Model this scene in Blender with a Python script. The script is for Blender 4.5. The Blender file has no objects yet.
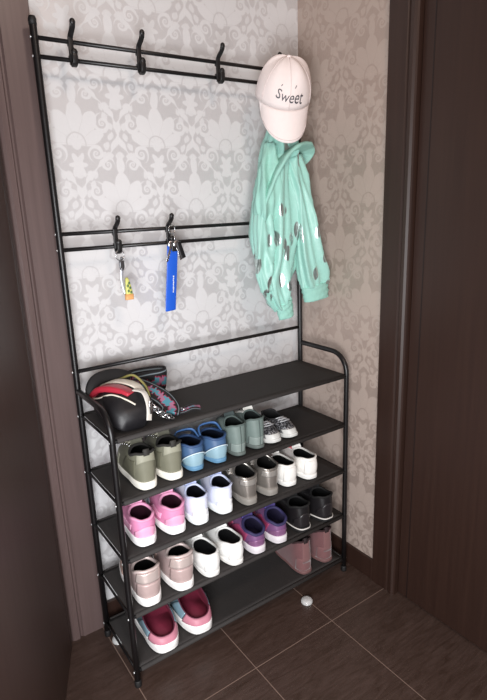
import bpy, bmesh, math, random
from mathutils import Vector, Matrix, Euler
PI = math.pi
S = bpy.context.scene
C = S.collection
random.seed(4)

# ------------------------------------------------------------------ camera
cam = bpy.data.cameras.new('camera'); co = bpy.data.objects.new('camera', cam); C.objects.link(co)
co.location = (-0.4068, -1.40108, 1.27956)
co.rotation_euler = (1.307963, 0.036029, -0.611096)
cam.sensor_fit = 'VERTICAL'; cam.sensor_height = 24.0; cam.lens = 24.0*533.04/700.0
cam.clip_start = 0.02
S.camera = co
# ------------------------------------------------------------------ colour management, world, lamps
S.view_settings.view_transform = 'Standard'; S.view_settings.look = 'None'
S.view_settings.gamma = 1.0; S.view_settings.use_curve_mapping = False
S.view_settings.exposure = 0.13
w = bpy.data.worlds.new('world'); S.world = w; w.use_nodes = True
w.node_tree.nodes['Background'].inputs[0].default_value = (0.80, 0.77, 0.77, 1)
w.node_tree.nodes['Background'].inputs[1].default_value = 0.16
def area(name, loc, target, sx, sy, power, col):
    l = bpy.data.lights.new(name, 'AREA'); l.shape = 'RECTANGLE'; l.size = sx; l.size_y = sy
    l.energy = power; l.color = col
    o = bpy.data.objects.new(name, l); C.objects.link(o); o.location = loc
    o.rotation_euler = (Vector(target)-Vector(loc)).to_track_quat('-Z', 'Y').to_euler()
    return o
area('daylight_from_room', (-0.60, -1.50, 0.85), (-0.05, 0.0, 0.65), 0.8, 0.95, 43, (0.97, 0.98, 1.0))
area('warm_fill_light', (0.15, -1.7, 2.50), (0.35, -0.5, 0.8), 0.35, 0.35, 10, (1.0, 0.80, 0.68))  # added warm fill from above, no visible lamp behind it

# ------------------------------------------------------------------ materials
def srgb(h):
    if isinstance(h, str):
        h = h.lstrip('#'); c = [int(h[i:i+2], 16)/255 for i in (0, 2, 4)]
    else: c = list(h)
    return tuple((x/12.92 if x <= .04045 else ((x+.055)/1.055)**2.4) for x in c)+(1,)
def new_mat(name):
    m = bpy.data.materials.new(name); m.use_nodes = True
    return m, m.node_tree, m.node_tree.nodes['Principled BSDF']
_mc = {}
def mat(hexc, rough=.6, metal=0., var=.10, scale=60., bump=.15, sheen=0., coat=0., spec=.5, fabric=False):
    key = (hexc, rough, metal, var, scale, bump, sheen, coat, spec, fabric)
    if key in _mc: return _mc[key]
    m, nt, b = new_mat('mat_'+str(len(_mc)))
    N = nt.nodes; L = nt.links
    tc = N.new('ShaderNodeTexCoord'); nz = N.new('ShaderNodeTexNoise'); nz.inputs['Scale'].default_value = scale
    nz.inputs['Detail'].default_value = 4
    L.new(tc.outputs['Object'], nz.inputs['Vector'])
    hs = N.new('ShaderNodeHueSaturation'); hs.inputs['Color'].default_value = srgb(hexc)
    mr = N.new('ShaderNodeMapRange'); mr.inputs['To Min'].default_value = 1-var; mr.inputs['To Max'].default_value = 1+var
    L.new(nz.outputs['Fac'], mr.inputs['Value']); L.new(mr.outputs[0], hs.inputs['Value']); L.new(hs.outputs[0], b.inputs['Base Color'])
    b.inputs['Roughness'].default_value = rough; b.inputs['Metallic'].default_value = metal
    b.inputs['Specular IOR Level'].default_value = spec
    b.inputs['Sheen Weight'].default_value = sheen; b.inputs['Coat Weight'].default_value = coat
    if bump:
        bp = N.new('ShaderNodeBump'); bp.inputs['Strength'].default_value = bump; bp.inputs['Distance'].default_value = .001
        if fabric:
            wv = N.new('ShaderNodeTexVoronoi'); wv.inputs['Scale'].default_value = scale*8
            L.new(tc.outputs['Object'], wv.inputs['Vector']); L.new(wv.outputs['Distance'], bp.inputs['Height'])
        else: L.new(nz.outputs['Fac'], bp.inputs['Height'])
        L.new(bp.outputs[0], b.inputs['Normal'])
    _mc[key] = m
    return m

# small expression compiler for node maths
class X:
    nt = None
    def __init__(s, sock): s.s = sock
    @staticmethod
    def op(o, *a):
        n = X.nt.nodes.new('ShaderNodeMath'); n.operation = o
        for i, v in enumerate(a):
            if isinstance(v, X): X.nt.links.new(v.s, n.inputs[i])
            else: n.inputs[i].default_value = v
        return X(n.outputs[0])
    def __add__(a, b): return X.op('ADD', a, b)
    __radd__ = __add__
    def __sub__(a, b): return X.op('SUBTRACT', a, b)
    def __rsub__(a, b): return X.op('SUBTRACT', b, a)
    def __mul__(a, b): return X.op('MULTIPLY', a, b)
    __rmul__ = __mul__
    def __truediv__(a, b): return X.op('DIVIDE', a, b)
def xabs(a): return X.op('ABSOLUTE', a)
def xmax(*a):
    r = a[0]
    for b in a[1:]: r = X.op('MAXIMUM', r, b)
    return r
def xmin(a, b): return X.op('MINIMUM', a, b)
def xs(a): return X.op('SINE', a)
def xc(a): return X.op('COSINE', a)
def xgt(a, b): return X.op('GREATER_THAN', a, b)
def inside(d, soft=.0012):                    # 1 where d<0, soft edge
    n = X.nt.nodes.new('ShaderNodeMapRange'); n.interpolation_type = 'SMOOTHSTEP'
    X.nt.links.new(d.s, n.inputs['Value'])
    n.inputs['From Min'].default_value = soft; n.inputs['From Max'].default_value = -soft
    n.inputs['To Min'].default_value = 0; n.inputs['To Max'].default_value = 1
    return X(n.outputs[0])

def damask_material(name, axis, tint):
    m, nt, b = new_mat(name); X.nt = nt; N = nt.nodes; L = nt.links
    tc = N.new('ShaderNodeTexCoord'); sp = N.new('ShaderNodeSeparateXYZ')
    # slightly wobbled coordinates make the leaves less mechanical
    nz = N.new('ShaderNodeTexNoise'); nz.inputs['Scale'].default_value = 26; L.new(tc.outputs['Object'], nz.inputs['Vector'])
    va = N.new('ShaderNodeVectorMath'); va.operation = 'SCALE'; va.inputs['Scale'].default_value = .010
    L.new(nz.outputs['Color'], va.inputs[0])
    vb = N.new('ShaderNodeVectorMath'); vb.operation = 'ADD'; L.new(tc.outputs['Object'], vb.inputs[0]); L.new(va.outputs[0], vb.inputs[1])
    L.new(vb.outputs[0], sp.inputs[0])
    u = X(sp.outputs[axis]); v = X(sp.outputs[2])
    a, bb = .232, .345
    px = X.op('FLOORED_MODULO', u+.02, a) - a/2
    py = X.op('FLOORED_MODULO', v+.06, bb) - bb/2
    ax = xabs(px)
    sw = xgt(ax/(a/2) + xabs(py)/(bb/2), 1.0)
    qx = ax - sw*(a/2)
    sg = X.op('SIGN', py)
    qy = py - sw*sg*(bb/2)
    qx = xabs(qx)
    # palmette: a fan of leaves over a small calyx
    dy = qy + .034
    th = X.op('ARCTAN2', dy, qx)
    r = X.op('SQRT', qx*qx + dy*dy*.80)
    lobes = xabs(xs(th*5.))
    R = .047 + .026*lobes + .018*xs(th)
    petal = inside(r - R)*inside(-.004-dy, .002)
    spokes = inside(.0016 - lobes*r, .0009)
    ring = inside(.0016 - xabs(r-.024))
    core = inside(r - .013)
    ty = qy + .086
    tr = X.op('SQRT', qx*qx + ty*ty*.5)
    tail = inside(tr - (.020+.006*xc(X.op('ARCTAN2', ty, qx)*6.)))
    ux = qx-.0; uy = qy-.086
    bud = inside(X.op('SQRT', ux*ux*2.2+uy*uy*.55) - .0175)
    med = xmax(petal*spokes*ring, core, tail, bud)
    r3 = X.op('SQRT', qx*qx + qy*qy*.62)
    th3 = X.op('ARCTAN2', qy, qx)
    leaf = inside(xabs(r3 - (.092+.006*xc(th3*6.))) - (.0100*xabs(xs(th3*11.)) - .0018))
    # scrolls
    def scroll(cx, cy, k, rad, turn):
        dx = qx-cx; dy = qy-cy
        rr = X.op('SQRT', dx*dx+dy*dy+1e-7)
        t2 = X.op('ARCTAN2', dy, dx)
        ph = xs(t2*k + X.op('LOGARITHM', rr*100., 2.718)*turn)
        band = inside(.0-ph, .22)
        return band*inside(rr-rad)
    sc = xmax(scroll(.074, .020, 1., .026, 5.), scroll(.052, -.058, -1., .024, 5.), scroll(.036, .088, -1., .020, 5.), scroll(.030, -.118, 1., .016, 5.))
    # ogee lattice ribbon with leafy edge
    lat = xabs(ax - (a/4)*(1+xc(py*(2*PI/bb))))
    rib = inside(lat - (.0062 + .0042*xs(py*150.)))
    pat = xmin(xmax(med, leaf*.9, sc, rib), 1.0)
    # fine horizontal ribbing of the paper
    rb = xs(v*2600.)
    n2 = N.new('ShaderNodeTexNoise'); n2.inputs['Scale'].default_value = 900; L.new(tc.outputs['Object'], n2.inputs['Vector'])
    mx = N.new('ShaderNodeMix'); mx.data_type = 'RGBA'
    L.new(pat.s, mx.inputs['Factor']); mx.inputs['A'].default_value = tint[0]; mx.inputs['B'].default_value = tint[1]
    L.new(mx.outputs['Result'], b.inputs['Base Color'])
    L.new((0.22 - pat*.20).s, b.inputs['Metallic'])
    L.new((0.42 + pat*.14).s, b.inputs['Roughness'])
    bp = N.new('ShaderNodeBump'); bp.inputs['Strength'].default_value = .25; bp.inputs['Distance'].default_value = .0006
    L.new((pat + X(n2.outputs['Fac'])*.5).s, bp.inputs['Height']); L.new(bp.outputs[0], b.inputs['Normal'])
    return m
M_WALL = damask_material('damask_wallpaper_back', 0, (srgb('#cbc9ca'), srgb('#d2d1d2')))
M_WALLR_SHADED = damask_material('damask_wallpaper_side_shaded', 1, (srgb('#ac9a90'), srgb('#b2a197')))  # same paper; dimmer, warmer light of the side wall put into the tint

def floor_material():
    m, nt, b = new_mat('dark_grained_tile'); X.nt = nt; N = nt.nodes; L = nt.links
    tc = N.new('ShaderNodeTexCoord'); sp = N.new('ShaderNodeSeparateXYZ'); L.new(tc.outputs['Object'], sp.inputs[0])
    u = X(sp.outputs[0]); v = X(sp.outputs[1])
    gx = xabs(X.op('FLOORED_MODULO', u+.149+.002, .2985)-.149)
    gy = xabs(X.op('FLOORED_MODULO', v+.380+.298, .596)-.298)
    gr = xmax(inside(gx-.0013, .0006), inside(gy-.0013, .0006))
    # per tile shade
    ix = X.op('FLOOR', (u+.002)/.2985); iy = X.op('FLOOR', (v+.380)/.596)
    wn = N.new('ShaderNodeTexWhiteNoise'); wn.noise_dimensions = '2D'
    cb = N.new('ShaderNodeCombineXYZ'); L.new(ix.s, cb.inputs[0]); L.new(iy.s, cb.inputs[1]); L.new(cb.outputs[0], wn.inputs['Vector'])
    mp = N.new('ShaderNodeMapping'); mp.inputs['Scale'].default_value = (1.0, 6.0, 1.0); L.new(tc.outputs['Object'], mp.inputs[0])
    ad = N.new('ShaderNodeVectorMath'); ad.operation = 'ADD'; L.new(mp.outputs[0], ad.inputs[0])
    sc = N.new('ShaderNodeVectorMath'); sc.operation = 'SCALE'; sc.inputs['Scale'].default_value = 7; L.new(wn.outputs['Color'], sc.inputs[0]); L.new(sc.outputs[0], ad.inputs[1])
    nz = N.new('ShaderNodeTexNoise'); nz.inputs['Scale'].default_value = 9; nz.inputs['Detail'].default_value = 9; nz.inputs['Roughness'].default_value = .7
    nz.inputs['Distortion'].default_value = 1.2
    L.new(ad.outputs[0], nz.inputs['Vector'])
    cr = N.new('ShaderNodeValToRGB'); cr.color_ramp.elements[0].position = .32; cr.color_ramp.elements[0].color = srgb('#392a23')
    cr.color_ramp.elements[1].position = .72; cr.color_ramp.elements[1].color = srgb('#51403a')
    L.new(nz.outputs['Fac'], cr.inputs[0])
    mx = N.new('ShaderNodeMix'); mx.data_type = 'RGBA'; L.new(gr.s, mx.inputs['Factor']); L.new(cr.outputs[0], mx.inputs['A'])
    mx.inputs['B'].default_value = srgb('#7d675c'); L.new(mx.outputs['Result'], b.inputs['Base Color'])
    L.new((X(nz.outputs['Fac'])*.35 + .22 + gr*.4).s, b.inputs['Roughness'])
    bp = N.new('ShaderNodeBump'); bp.inputs['Strength'].default_value = .45; bp.inputs['Distance'].default_value = .0012
    L.new((X(nz.outputs['Fac']) - gr*.8).s, bp.inputs['Height']); L.new(bp.outputs[0], b.inputs['Normal'])
    return m
M_FLOOR = floor_material()

def wood_material(name, c1, c2, rough=.42, axis=2, spec=.5):
    m, nt, b = new_mat(name); N = nt.nodes; L = nt.links
    tc = N.new('ShaderNodeTexCoord'); mp = N.new('ShaderNodeMapping')
    s = [38., 38., 38.]; s[axis] = 1.3
    mp.inputs['Scale'].default_value = s; L.new(tc.outputs['Object'], mp.inputs[0])
    nz = N.new('ShaderNodeTexNoise'); nz.inputs['Scale'].default_value = 2.; nz.inputs['Detail'].default_value = 6; L.new(mp.outputs[0], nz.inputs['Vector'])
    cr = N.new('ShaderNodeValToRGB'); cr.color_ramp.elements[0].position = .3; cr.color_ramp.elements[0].color = srgb(c1)
    cr.color_ramp.elements[1].position = .7; cr.color_ramp.elements[1].color = srgb(c2)
    L.new(nz.outputs['Fac'], cr.inputs[0]); L.new(cr.outputs[0], b.inputs['Base Color'])
    b.inputs['Roughness'].default_value = rough; b.inputs['Specular IOR Level'].default_value = spec
    bp = N.new('ShaderNodeBump'); bp.inputs['Strength'].default_value = .12; bp.inputs['Distance'].default_value = .0006
    L.new(nz.outputs['Fac'], bp.inputs['Height']); L.new(bp.outputs[0], b.inputs['Normal'])
    return m
M_WOOD = wood_material('dark_wenge_veneer', '#2c1b15', '#33211a', .45)
M_LEAF_LIT = wood_material('wenge_leaf_lit', '#38261f', '#412e27', .5)  # same wood, lightened to paint in light on the left leaf
M_CASING_LIT = wood_material('wenge_casing_lit', '#5b4b49', '#655452', .34)  # same wood, paler: light reflected by its gloss is in the colour
M_GROOVE_SHADE = mat('#1a100f', .5)
M_PLASTER = mat('#b8aca4', .9, scale=40, bump=.1)
M_METAL = mat('#121011', .36, .0, .06, 80, .05, spec=.45)
M_CHROME = mat('#c9c9cc', .22, 1., .04, 60, .0)
M_CLOTH = mat('#363332', .75, 0, .10, 25, .3, fabric=True, spec=.25)
M_SCREW = mat('#d8d8da', .3, .8, .03, 60, 0)

# ------------------------------------------------------------------ mesh helpers
def obj(name, bm, m, parent=None, smooth=True, loc=None):
    me = bpy.data.meshes.new(name)
    bmesh.ops.recalc_face_normals(bm, faces=bm.faces)
    bm.to_mesh(me); bm.free()
    if smooth:
        for p in me.polygons: p.use_smooth = True
    for mm in (m if isinstance(m, (list, tuple)) else [m]): me.materials.append(mm)
    o = bpy.data.objects.new(name, me); C.objects.link(o)
    if parent: o.parent = parent
    if loc: o.location = loc
    return o
def tag(o, label=None, cat=None, group=None, kind=None):
    if label: o['label'] = label
    if cat: o['category'] = cat
    if group: o['group'] = group
    if kind: o['kind'] = kind
    return o
def thing(name, label, cat, loc=(0, 0, 0), rz=0, group=None):
    o = bpy.data.objects.new(name, None); C.objects.link(o); o.location = loc; o.rotation_euler = (0, 0, rz)
    o.empty_display_size = .05
    return tag(o, label, cat, group)
def add_box(bm, lo, hi, bev=0.):
    vs = [bm.verts.new((x, y, z)) for x in (lo[0], hi[0]) for y in (lo[1], hi[1]) for z in (lo[2], hi[2])]
    F = [(0, 1, 3, 2), (4, 6, 7, 5), (0, 4, 5, 1), (2, 3, 7, 6), (0, 2, 6, 4), (1, 5, 7, 3)]
    fs = [bm.faces.new([vs[i] for i in f]) for f in F]
    if bev > 0:
        es = list({e for f in fs for e in f.edges})
        bmesh.ops.bevel(bm, geom=es, offset=bev, segments=2, affect='EDGES', profile=.6)
    return bm
def box(lo, hi, bev=0.): return add_box(bmesh.new(), lo, hi, bev)
def frames(pts, up0=None):
    out = []; n = len(pts); prev = None
    for i in range(n):
        t = (pts[min(i+1, n-1)]-pts[max(i-1, 0)])
        if t.length < 1e-9: t = Vector((0, 0, 1))
        t.normalize()
        if prev is None:
            a = up0 or (Vector((0, 0, 1)) if abs(t.z) < .9 else Vector((0, 1, 0)))
            u = (a - t*a.dot(t)).normalized()
        else:
            u = prev - t*prev.dot(t)
            u = u.normalized() if u.length > 1e-6 else t.orthogonal().normalized()
        prev = u; out.append((u, t.cross(u).normalized()))
    return out
def add_sweep(bm, pts, prof, closed=False, cap=True, up0=None, scales=None, mi=0):
    """sweep a closed 2-D profile along a path"""
    pts = [Vector(p) for p in pts]; fr = frames(pts, up0); rings = []
    for i, (p, (u, v)) in enumerate(zip(pts, fr)):
        s = scales[i] if scales else 1.
        if not isinstance(s, tuple): s = (s, s)
        rings.append([bm.verts.new(p+u*a*s[0]+v*b*s[1]) for a, b in prof])
    n = len(prof); m = len(rings)
    for i in range(m if closed else m-1):
        A, B = rings[i], rings[(i+1) % m]
        for j in range(n):
            f = bm.faces.new((A[j], A[(j+1) % n], B[(j+1) % n], B[j])); f.material_index = mi
    if cap and not closed:
        bm.faces.new(list(reversed(rings[0]))).material_index = mi; bm.faces.new(rings[-1]).material_index = mi
    return bm
def circ(r, n=10): return [(r*math.cos(2*PI*i/n), r*math.sin(2*PI*i/n)) for i in range(n)]
def rect(a, b): return [(-a/2, -b/2), (a/2, -b/2), (a/2, b/2), (-a/2, b/2)]
def rrect(a, b, r, k=3):
    out = []
    for cx, cy, a0 in ((a/2-r, b/2-r, 0), (-a/2+r, b/2-r, 90), (-a/2+r, -b/2+r, 180), (a/2-r, -b/2+r, 270)):
        for i in range(k+1):
            t = math.radians(a0+90*i/k); out.append((cx+r*math.cos(t), cy+r*math.sin(t)))
    return out
def add_tube(bm, pts, r, n=10, **k): return add_sweep(bm, pts, circ(r, n), **k)
def tube(pts, r, n=10, **k): return add_tube(bmesh.new(), pts, r, n, **k)
def catmull(P, k=6, closed=False):
    P = [Vector(p) for p in P]; out = []; n = len(P)
    for i in range(n if closed else n-1):
        if closed: a, b, c, d = P[(i-1) % n], P[i], P[(i+1) % n], P[(i+2) % n]
        else: a, b, c, d = P[max(i-1, 0)], P[i], P[i+1], P[min(i+2, n-1)]
        for j in range(k):
            t = j/k
            out.append(.5*((2*b)+(c-a)*t+(2*a-5*b+4*c-d)*t*t+(3*b-a-3*c+d)*t**3))
    if not closed: out.append(P[-1])
    return out
def add_grid(bm, fn, nu, nv, closed_u=False, mi=0):
    rows = [[bm.verts.new(fn(i, j)) for i in range(nu)] for j in range(nv)]
    for j in range(nv-1):
        for i in range(nu if closed_u else nu-1):
            f = bm.faces.new((rows[j][i], rows[j][(i+1) % nu], rows[j+1][(i+1) % nu], rows[j+1][i])); f.material_index = mi
    return rows
def add_sphere(bm, c, r, sx=1, sy=1, sz=1, u=14, v=9):
    m = Matrix.Translation(c) @ Matrix.Diagonal((sx*r, sy*r, sz*r, 1))
    bmesh.ops.create_uvsphere(bm, u_segments=u, v_segments=v, radius=1, matrix=m); return bm
def add_lathe(bm, prof, c=(0, 0, 0), n=24):
    rows = add_grid(bm, lambda i, j: Vector((c[0]+prof[j][0]*math.cos(2*PI*i/n), c[1]+prof[j][0]*math.sin(2*PI*i/n), c[2]+prof[j][1])), n, len(prof), True)
    bm.faces.new(list(reversed(rows[0]))); bm.faces.new(rows[-1]); return bm

# ------------------------------------------------------------------ the room
YB = .056      # back wall face
XR = .850      # right wall face
def struct(name, bm, m, parent=None):
    o = obj(name, bm, m, parent, smooth=False)
    if not parent: o['kind'] = 'structure'
    return o
struct('floor', box((-2.2, -3.2, -.06), (XR+.12, 1.6, 0)), M_FLOOR)
struct('ceiling', box((-2.2, -3.2, 2.6), (XR+.12, 1.6, 2.68)), M_PLASTER)
bm = bmesh.new()                                               # back wall with its door opening at the left
add_box(bm, (-.06, YB, 0), (XR+.12, YB+.11, 2.6)); add_box(bm, (-.87, YB, 2.06), (-.06, YB+.11, 2.6)); add_box(bm, (-2.2, YB, 0), (-.87, YB+.11, 2.6))
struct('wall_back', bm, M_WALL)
bm = bmesh.new()                                               # right wall with the opening of its door
add_box(bm, (XR, -.385, 0), (XR+.11, YB, 2.6)); add_box(bm, (XR, -1.19, 2.06), (XR+.11, -.385, 2.6)); add_box(bm, (XR, -3.2, 0), (XR+.11, -1.19, 2.6))
struct('wall_right', bm, M_WALLR_SHADED)
struct('wall_left', box((-2.2, -3.2, 0), (-2.1, YB, 2.6)), M_WALL)
struct('wall_front', box((-2.2, -3.2, 0), (XR+.12, -3.1, 2.6)), M_WALL)
bm = bmesh.new(); add_box(bm, (-2.2, 1.5, 0), (XR+.12, 1.6, 2.6)); add_box(bm, (.1, YB+.11, 0), (.2, 1.5, 2.6)); add_box(bm, (-1.3, YB+.11, 0), (-1.2, 1.5, 2.6))
struct('wall_back_room', bm, M_PLASTER)
struct('baseboard_right', box((XR-.011, -.326, 0), (XR, YB, .078), .003), M_WOOD)
struct('baseboard_back', box((.008, YB-.012, 0), (XR-.011, YB, .078), .003), M_WOOD)
# casing profiles: flat band, groove, rounded inner bead
def casing_v(bm, x0, x1, y, z1, depth, sgn=1):
    """vertical casing on the back wall; x0 = outer edge, x1 = opening edge"""
    d = x1-x0
    pr = [(0, 0), (0, -depth+.002), (.02, -depth), (.66, -depth), (.70, -depth+.006), (.74, -depth+.006), (.78, -depth-.002), (.90, -depth-.003), (.97, -depth+.001), (1, -depth+.006), (1, 0)]
    lo = [bm.verts.new((x0+d*a, y+b, 0)) for a, b in pr]; hi = [bm.verts.new((x0+d*a, y+b, z1)) for a, b in pr]
    n = len(pr)
    for i in range(n): bm.faces.new((lo[i], lo[(i+1) % n], hi[(i+1) % n], hi[i]))
    bm.faces.new(lo); bm.faces.new(hi)
bm = bmesh.new(); casing_v(bm, .008, -.098, YB, 2.14, .016); casing_v(bm, -.90, -.83, YB, 2.14, .016)
add_box(bm, (-.83, YB-.016, 2.06), (-.098, YB, 2.14), .002)
add_box(bm, (-.098, YB, 0), (-.06, YB+.11, 2.06)); add_box(bm, (-.87, YB, 0), (-.83, YB+.11, 2.06)); add_box(bm, (-.83, YB, 2.03), (-.098, YB+.11, 2.06))
struct('trim_1', bm, M_CASING_LIT)
# left door: leaf hinged on the casing and standing ajar towards us
def door_leaf(name, hinge, ang, width, m, groove=True):
    e = bpy.data.objects.new(name, None); C.objects.link(e); e.location = hinge; e.rotation_euler = (0, 0, ang); e['kind'] = 'structure'
    bm = box((.0, -.038, .006), (width, 0, 2.03), .002); obj('door_leaf', bm, m, e, smooth=False)
    st = bmesh.new(); add_box(st, (.034, -.0386, .006), (.037, .0006, 2.03)); obj('groove_shade', st, M_GROOVE_SHADE, e, smooth=False)  # dark strip laid on the leaf, its colour stands for shade in a groove
    for sy in (-.038, 0):
        h = bmesh.new(); s = -1 if sy < 0 else 1
        add_lathe(h, [(.024, 0), (.024, .006), (.008, .008), (.008, .010)], (0, 0, 0), 20)
        bmesh.ops.rotate(h, verts=h.verts, cent=(0, 0, 0), matrix=Matrix.Rotation(-s*PI/2, 3, 'X'))
        add_tube(h, catmull([(0, s*.008, 0), (0, s*.04, 0), (-.02, s*.05, 0), (-.12, s*.05, 0)], 5), .008, 10)
        bmesh.ops.translate(h, verts=h.verts, vec=(width-.06, sy, 1.0))
        obj('door_handle', h, M_CHROME, e)
    return e
dl = door_leaf('door_1', (-.100, .035, 0), math.radians(180+67.5), .82, M_LEAF_LIT)
# right door: casing on the right wall, leaf closed
bm = bmesh.new(); casing_v(bm, 0, .095, 0, 2.14, .012)
bmesh.ops.rotate(bm, verts=bm.verts, cent=(0, 0, 0), matrix=Matrix.Rotation(-PI/2, 3, 'Z'))   # x->-y, y->x
bmesh.ops.translate(bm, verts=bm.verts, vec=(XR, -.326, 0))
bm2 = bmesh.new(); casing_v(bm2, 0, -.095, 0, 2.14, .012)
bmesh.ops.rotate(bm2, verts=bm2.verts, cent=(0, 0, 0), matrix=Matrix.Rotation(-PI/2, 3, 'Z')); bmesh.ops.translate(bm2, verts=bm2.verts, vec=(XR, -1.25, 0))
add_box(bm, (XR-.012, -1.155, 2.06), (XR, -.421, 2.14), .002)
add_box(bm, (XR, -.421, 0), (XR+.11, -.385, 2.06)); add_box(bm, (XR, -1.19, 0), (XR+.11, -1.155, 2.06)); add_box(bm, (XR, -1.155, 2.03), (XR+.11, -.421, 2.06))
struct('trim_2', bm, M_WOOD); struct('trim_3', bm2, M_WOOD)
door_leaf('door_2', (XR+.008, -.424, 0), math.radians(-90), .728, M_WOOD).scale = (1, -1, 1)

# ------------------------------------------------------------------ coat rack with shoe shelves
W, D = .80, .2287
Z = [.7364, .5653, .3961, .2236, .0491]        # shelf heights, top to bottom
ZT, ZBARS, ZA = 1.717, (1.676, 1.636, 1.228, 1.188, .863), .808
rack = thing('coat_rack', 'tall black metal hall rack with coat hooks above five dark cloth shoe shelves', 'coat rack')
RP = .0086
for x in (0, W):
    p = obj('post', tube([(x, 0, z) for z in (0.004, .4, .8, 1.2, ZT-.006, ZT-.001)], RP, 14), M_METAL, rack)
    pf = obj('foot_cap', add_lathe(bmesh.new(), [(.0094, 0), (.0098, .003), (.0096, .018), (.0088, .020)], (x, 0, 0), 16), mat('#141314', .6), p)
    pc = obj('end_cap', add_lathe(bmesh.new(), [(.0092, ZT-.016), (.0094, ZT-.003), (.007, ZT+.003), (.002, ZT+.004)], (x, 0, 0), 16), mat('#141314', .6), p)
    # front post bent over into the side arch
    r = .065
    path = [(x, -D, z) for z in (.004, .2, .4, .6, ZA-r-.01)]
    for i in range(0, 9):
        t = PI/2*i/8; path.append((x, -D+r-r*math.cos(t), ZA-r+r*math.sin(t)-.012*math.sin(t)*0))
    path += [(x, -.08, ZA), (x, -.009, ZA)]
    q = obj('front_post', tube(path, RP*.95, 14), M_METAL, rack)
    obj('foot_cap', add_lathe(bmesh.new(), [(.0094, 0), (.0098, .003), (.0096, .018), (.0085, .020)], (x, -D, 0), 16), mat('#141314', .6), q)
    s = -1 if x == 0 else 1
    for z in list(Z)+list(ZBARS):
        obj('screw_head', add_sphere(bmesh.new(), (x+s*(RP+.0002), 0, z), .0034, .6, 1, 1, 10, 6), M_SCREW, p)
    for z in Z: obj('screw_head', add_sphere(bmesh.new(), (x+s*(RP*.95+.0002), -D, z), .0034, .6, 1, 1, 10, 6), M_SCREW, q)
for z in ZBARS:
    obj('crossbar', tube([(RP, 0, z), (W/2, 0, z), (W-RP, 0, z)], .0052 if z > .9 else .0058, 10), M_METAL, rack)
for k, z in enumerate(Z):
    s = obj('shelf', bmesh.new(), M_CLOTH, rack)
    bm = bmesh.new()
    # cloth wrapped over front and rear rails, sagging a little in between
    nU, nV = 25, 17
    def f(i, j, off):
        x = .005+(W-.010)*i/(nU-1); y = -D+.004+(D-.008)*j/(nV-1)
        sag = .004*math.sin(PI*j/(nV-1))*(.6+.4*math.sin(PI*i/(nU-1)))+.0006*math.sin(x*60+k)*math.sin(PI*j/(nV-1))
        return Vector((x, y, z+.0052-sag-off))
    top = add_grid(bm, lambda i, j: f(i, j, 0), nU, nV); bot = add_grid(bm, lambda i, j: f(i, j, .003), nU, nV)
    for i in range(nU-1):
        bm.faces.new((top[0][i], top[0][i+1], bot[0][i+1], bot[0][i])); bm.faces.new((top[-1][i], top[-1][i+1], bot[-1][i+1], bot[-1][i]))
    for j in range(nV-1):
        bm.faces.new((top[j][0], top[j+1][0], bot[j+1][0], bot[j][0])); bm.faces.new((top[j][-1], top[j+1][-1], bot[j+1][-1], bot[j][-1]))
    for yy in (-D, 0): add_tube(bm, [(.013, yy, z), (W/2, yy, z), (W-.013, yy, z)], .0068, 12)
    bmesh.ops.recalc_face_normals(bm, faces=bm.faces); bm.to_mesh(s.data); bm.free()
    for p in s.data.polygons: p.use_smooth = True
    rl = bmesh.new()
    for yy in (-D, 0): add_tube(rl, [(.004, yy, z), (W/2, yy, z), (W-.004, yy, z)], .0052, 10)
    for xx in (0.0, W): add_tube(rl, [(xx, -D+.006, z), (xx, -D/2, z), (xx, -.006, z)], .0035, 8)
    obj('shelf_rail', rl, M_METAL, s)
# hooks: flat plate over two bars with a forward horn and a low nub
def make_hook(x, zt):
    bm = bmesh.new()
    zb = zt-.040
    back = catmull([(0, -.0085, zb-.012), (0, -.0088, zb), (0, -.0088, zt), (0, -.012, zt+.010), (0, -.024, zt+.018), (0, -.033, zt+.026), (0, -.036, zt+.034)], 5)
    add_sweep(bm, back, rrect(.0055, .013, .002), up0=Vector((0, 1, 0)))
    add_sphere(bm, (0, -.036, zt+.034), .0078, .9, .7, 1.0)
    lowp = catmull([(0, -.009, zb-.006), (0, -.016, zb-.016), (0, -.028, zb-.012), (0, -.031, zb+.003), (0, -.029, zb+.012)], 5)
    add_sweep(bm, lowp, rrect(.0055, .013, .002), up0=Vector((0, 0, 1)))
    add_sphere(bm, (0, -.0285, zb+.012), .0082, 1.0, .7, 1.0)
    add_sweep(bm, [(0, .0, zt-.005), (0, -.0085, zt-.005)], rrect(.012, .012, .002)); add_sweep(bm, [(0, .0, zb+.004), (0, -.0085, zb+.004)], rrect(.012, .012, .002))
    return bm
M_HOOK = mat('#151314', .42, 0, .05, 60, .03)
for x, zt in ((.081, 1.676), (.257, 1.676), (.498, 1.676), (.700, 1.676), (.147, 1.228), (.305, 1.228), (.66, 1.228)):
    h = obj('coat_hook', make_hook(x, zt), M_HOOK, rack, loc=(x, 0, 0))

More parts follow.
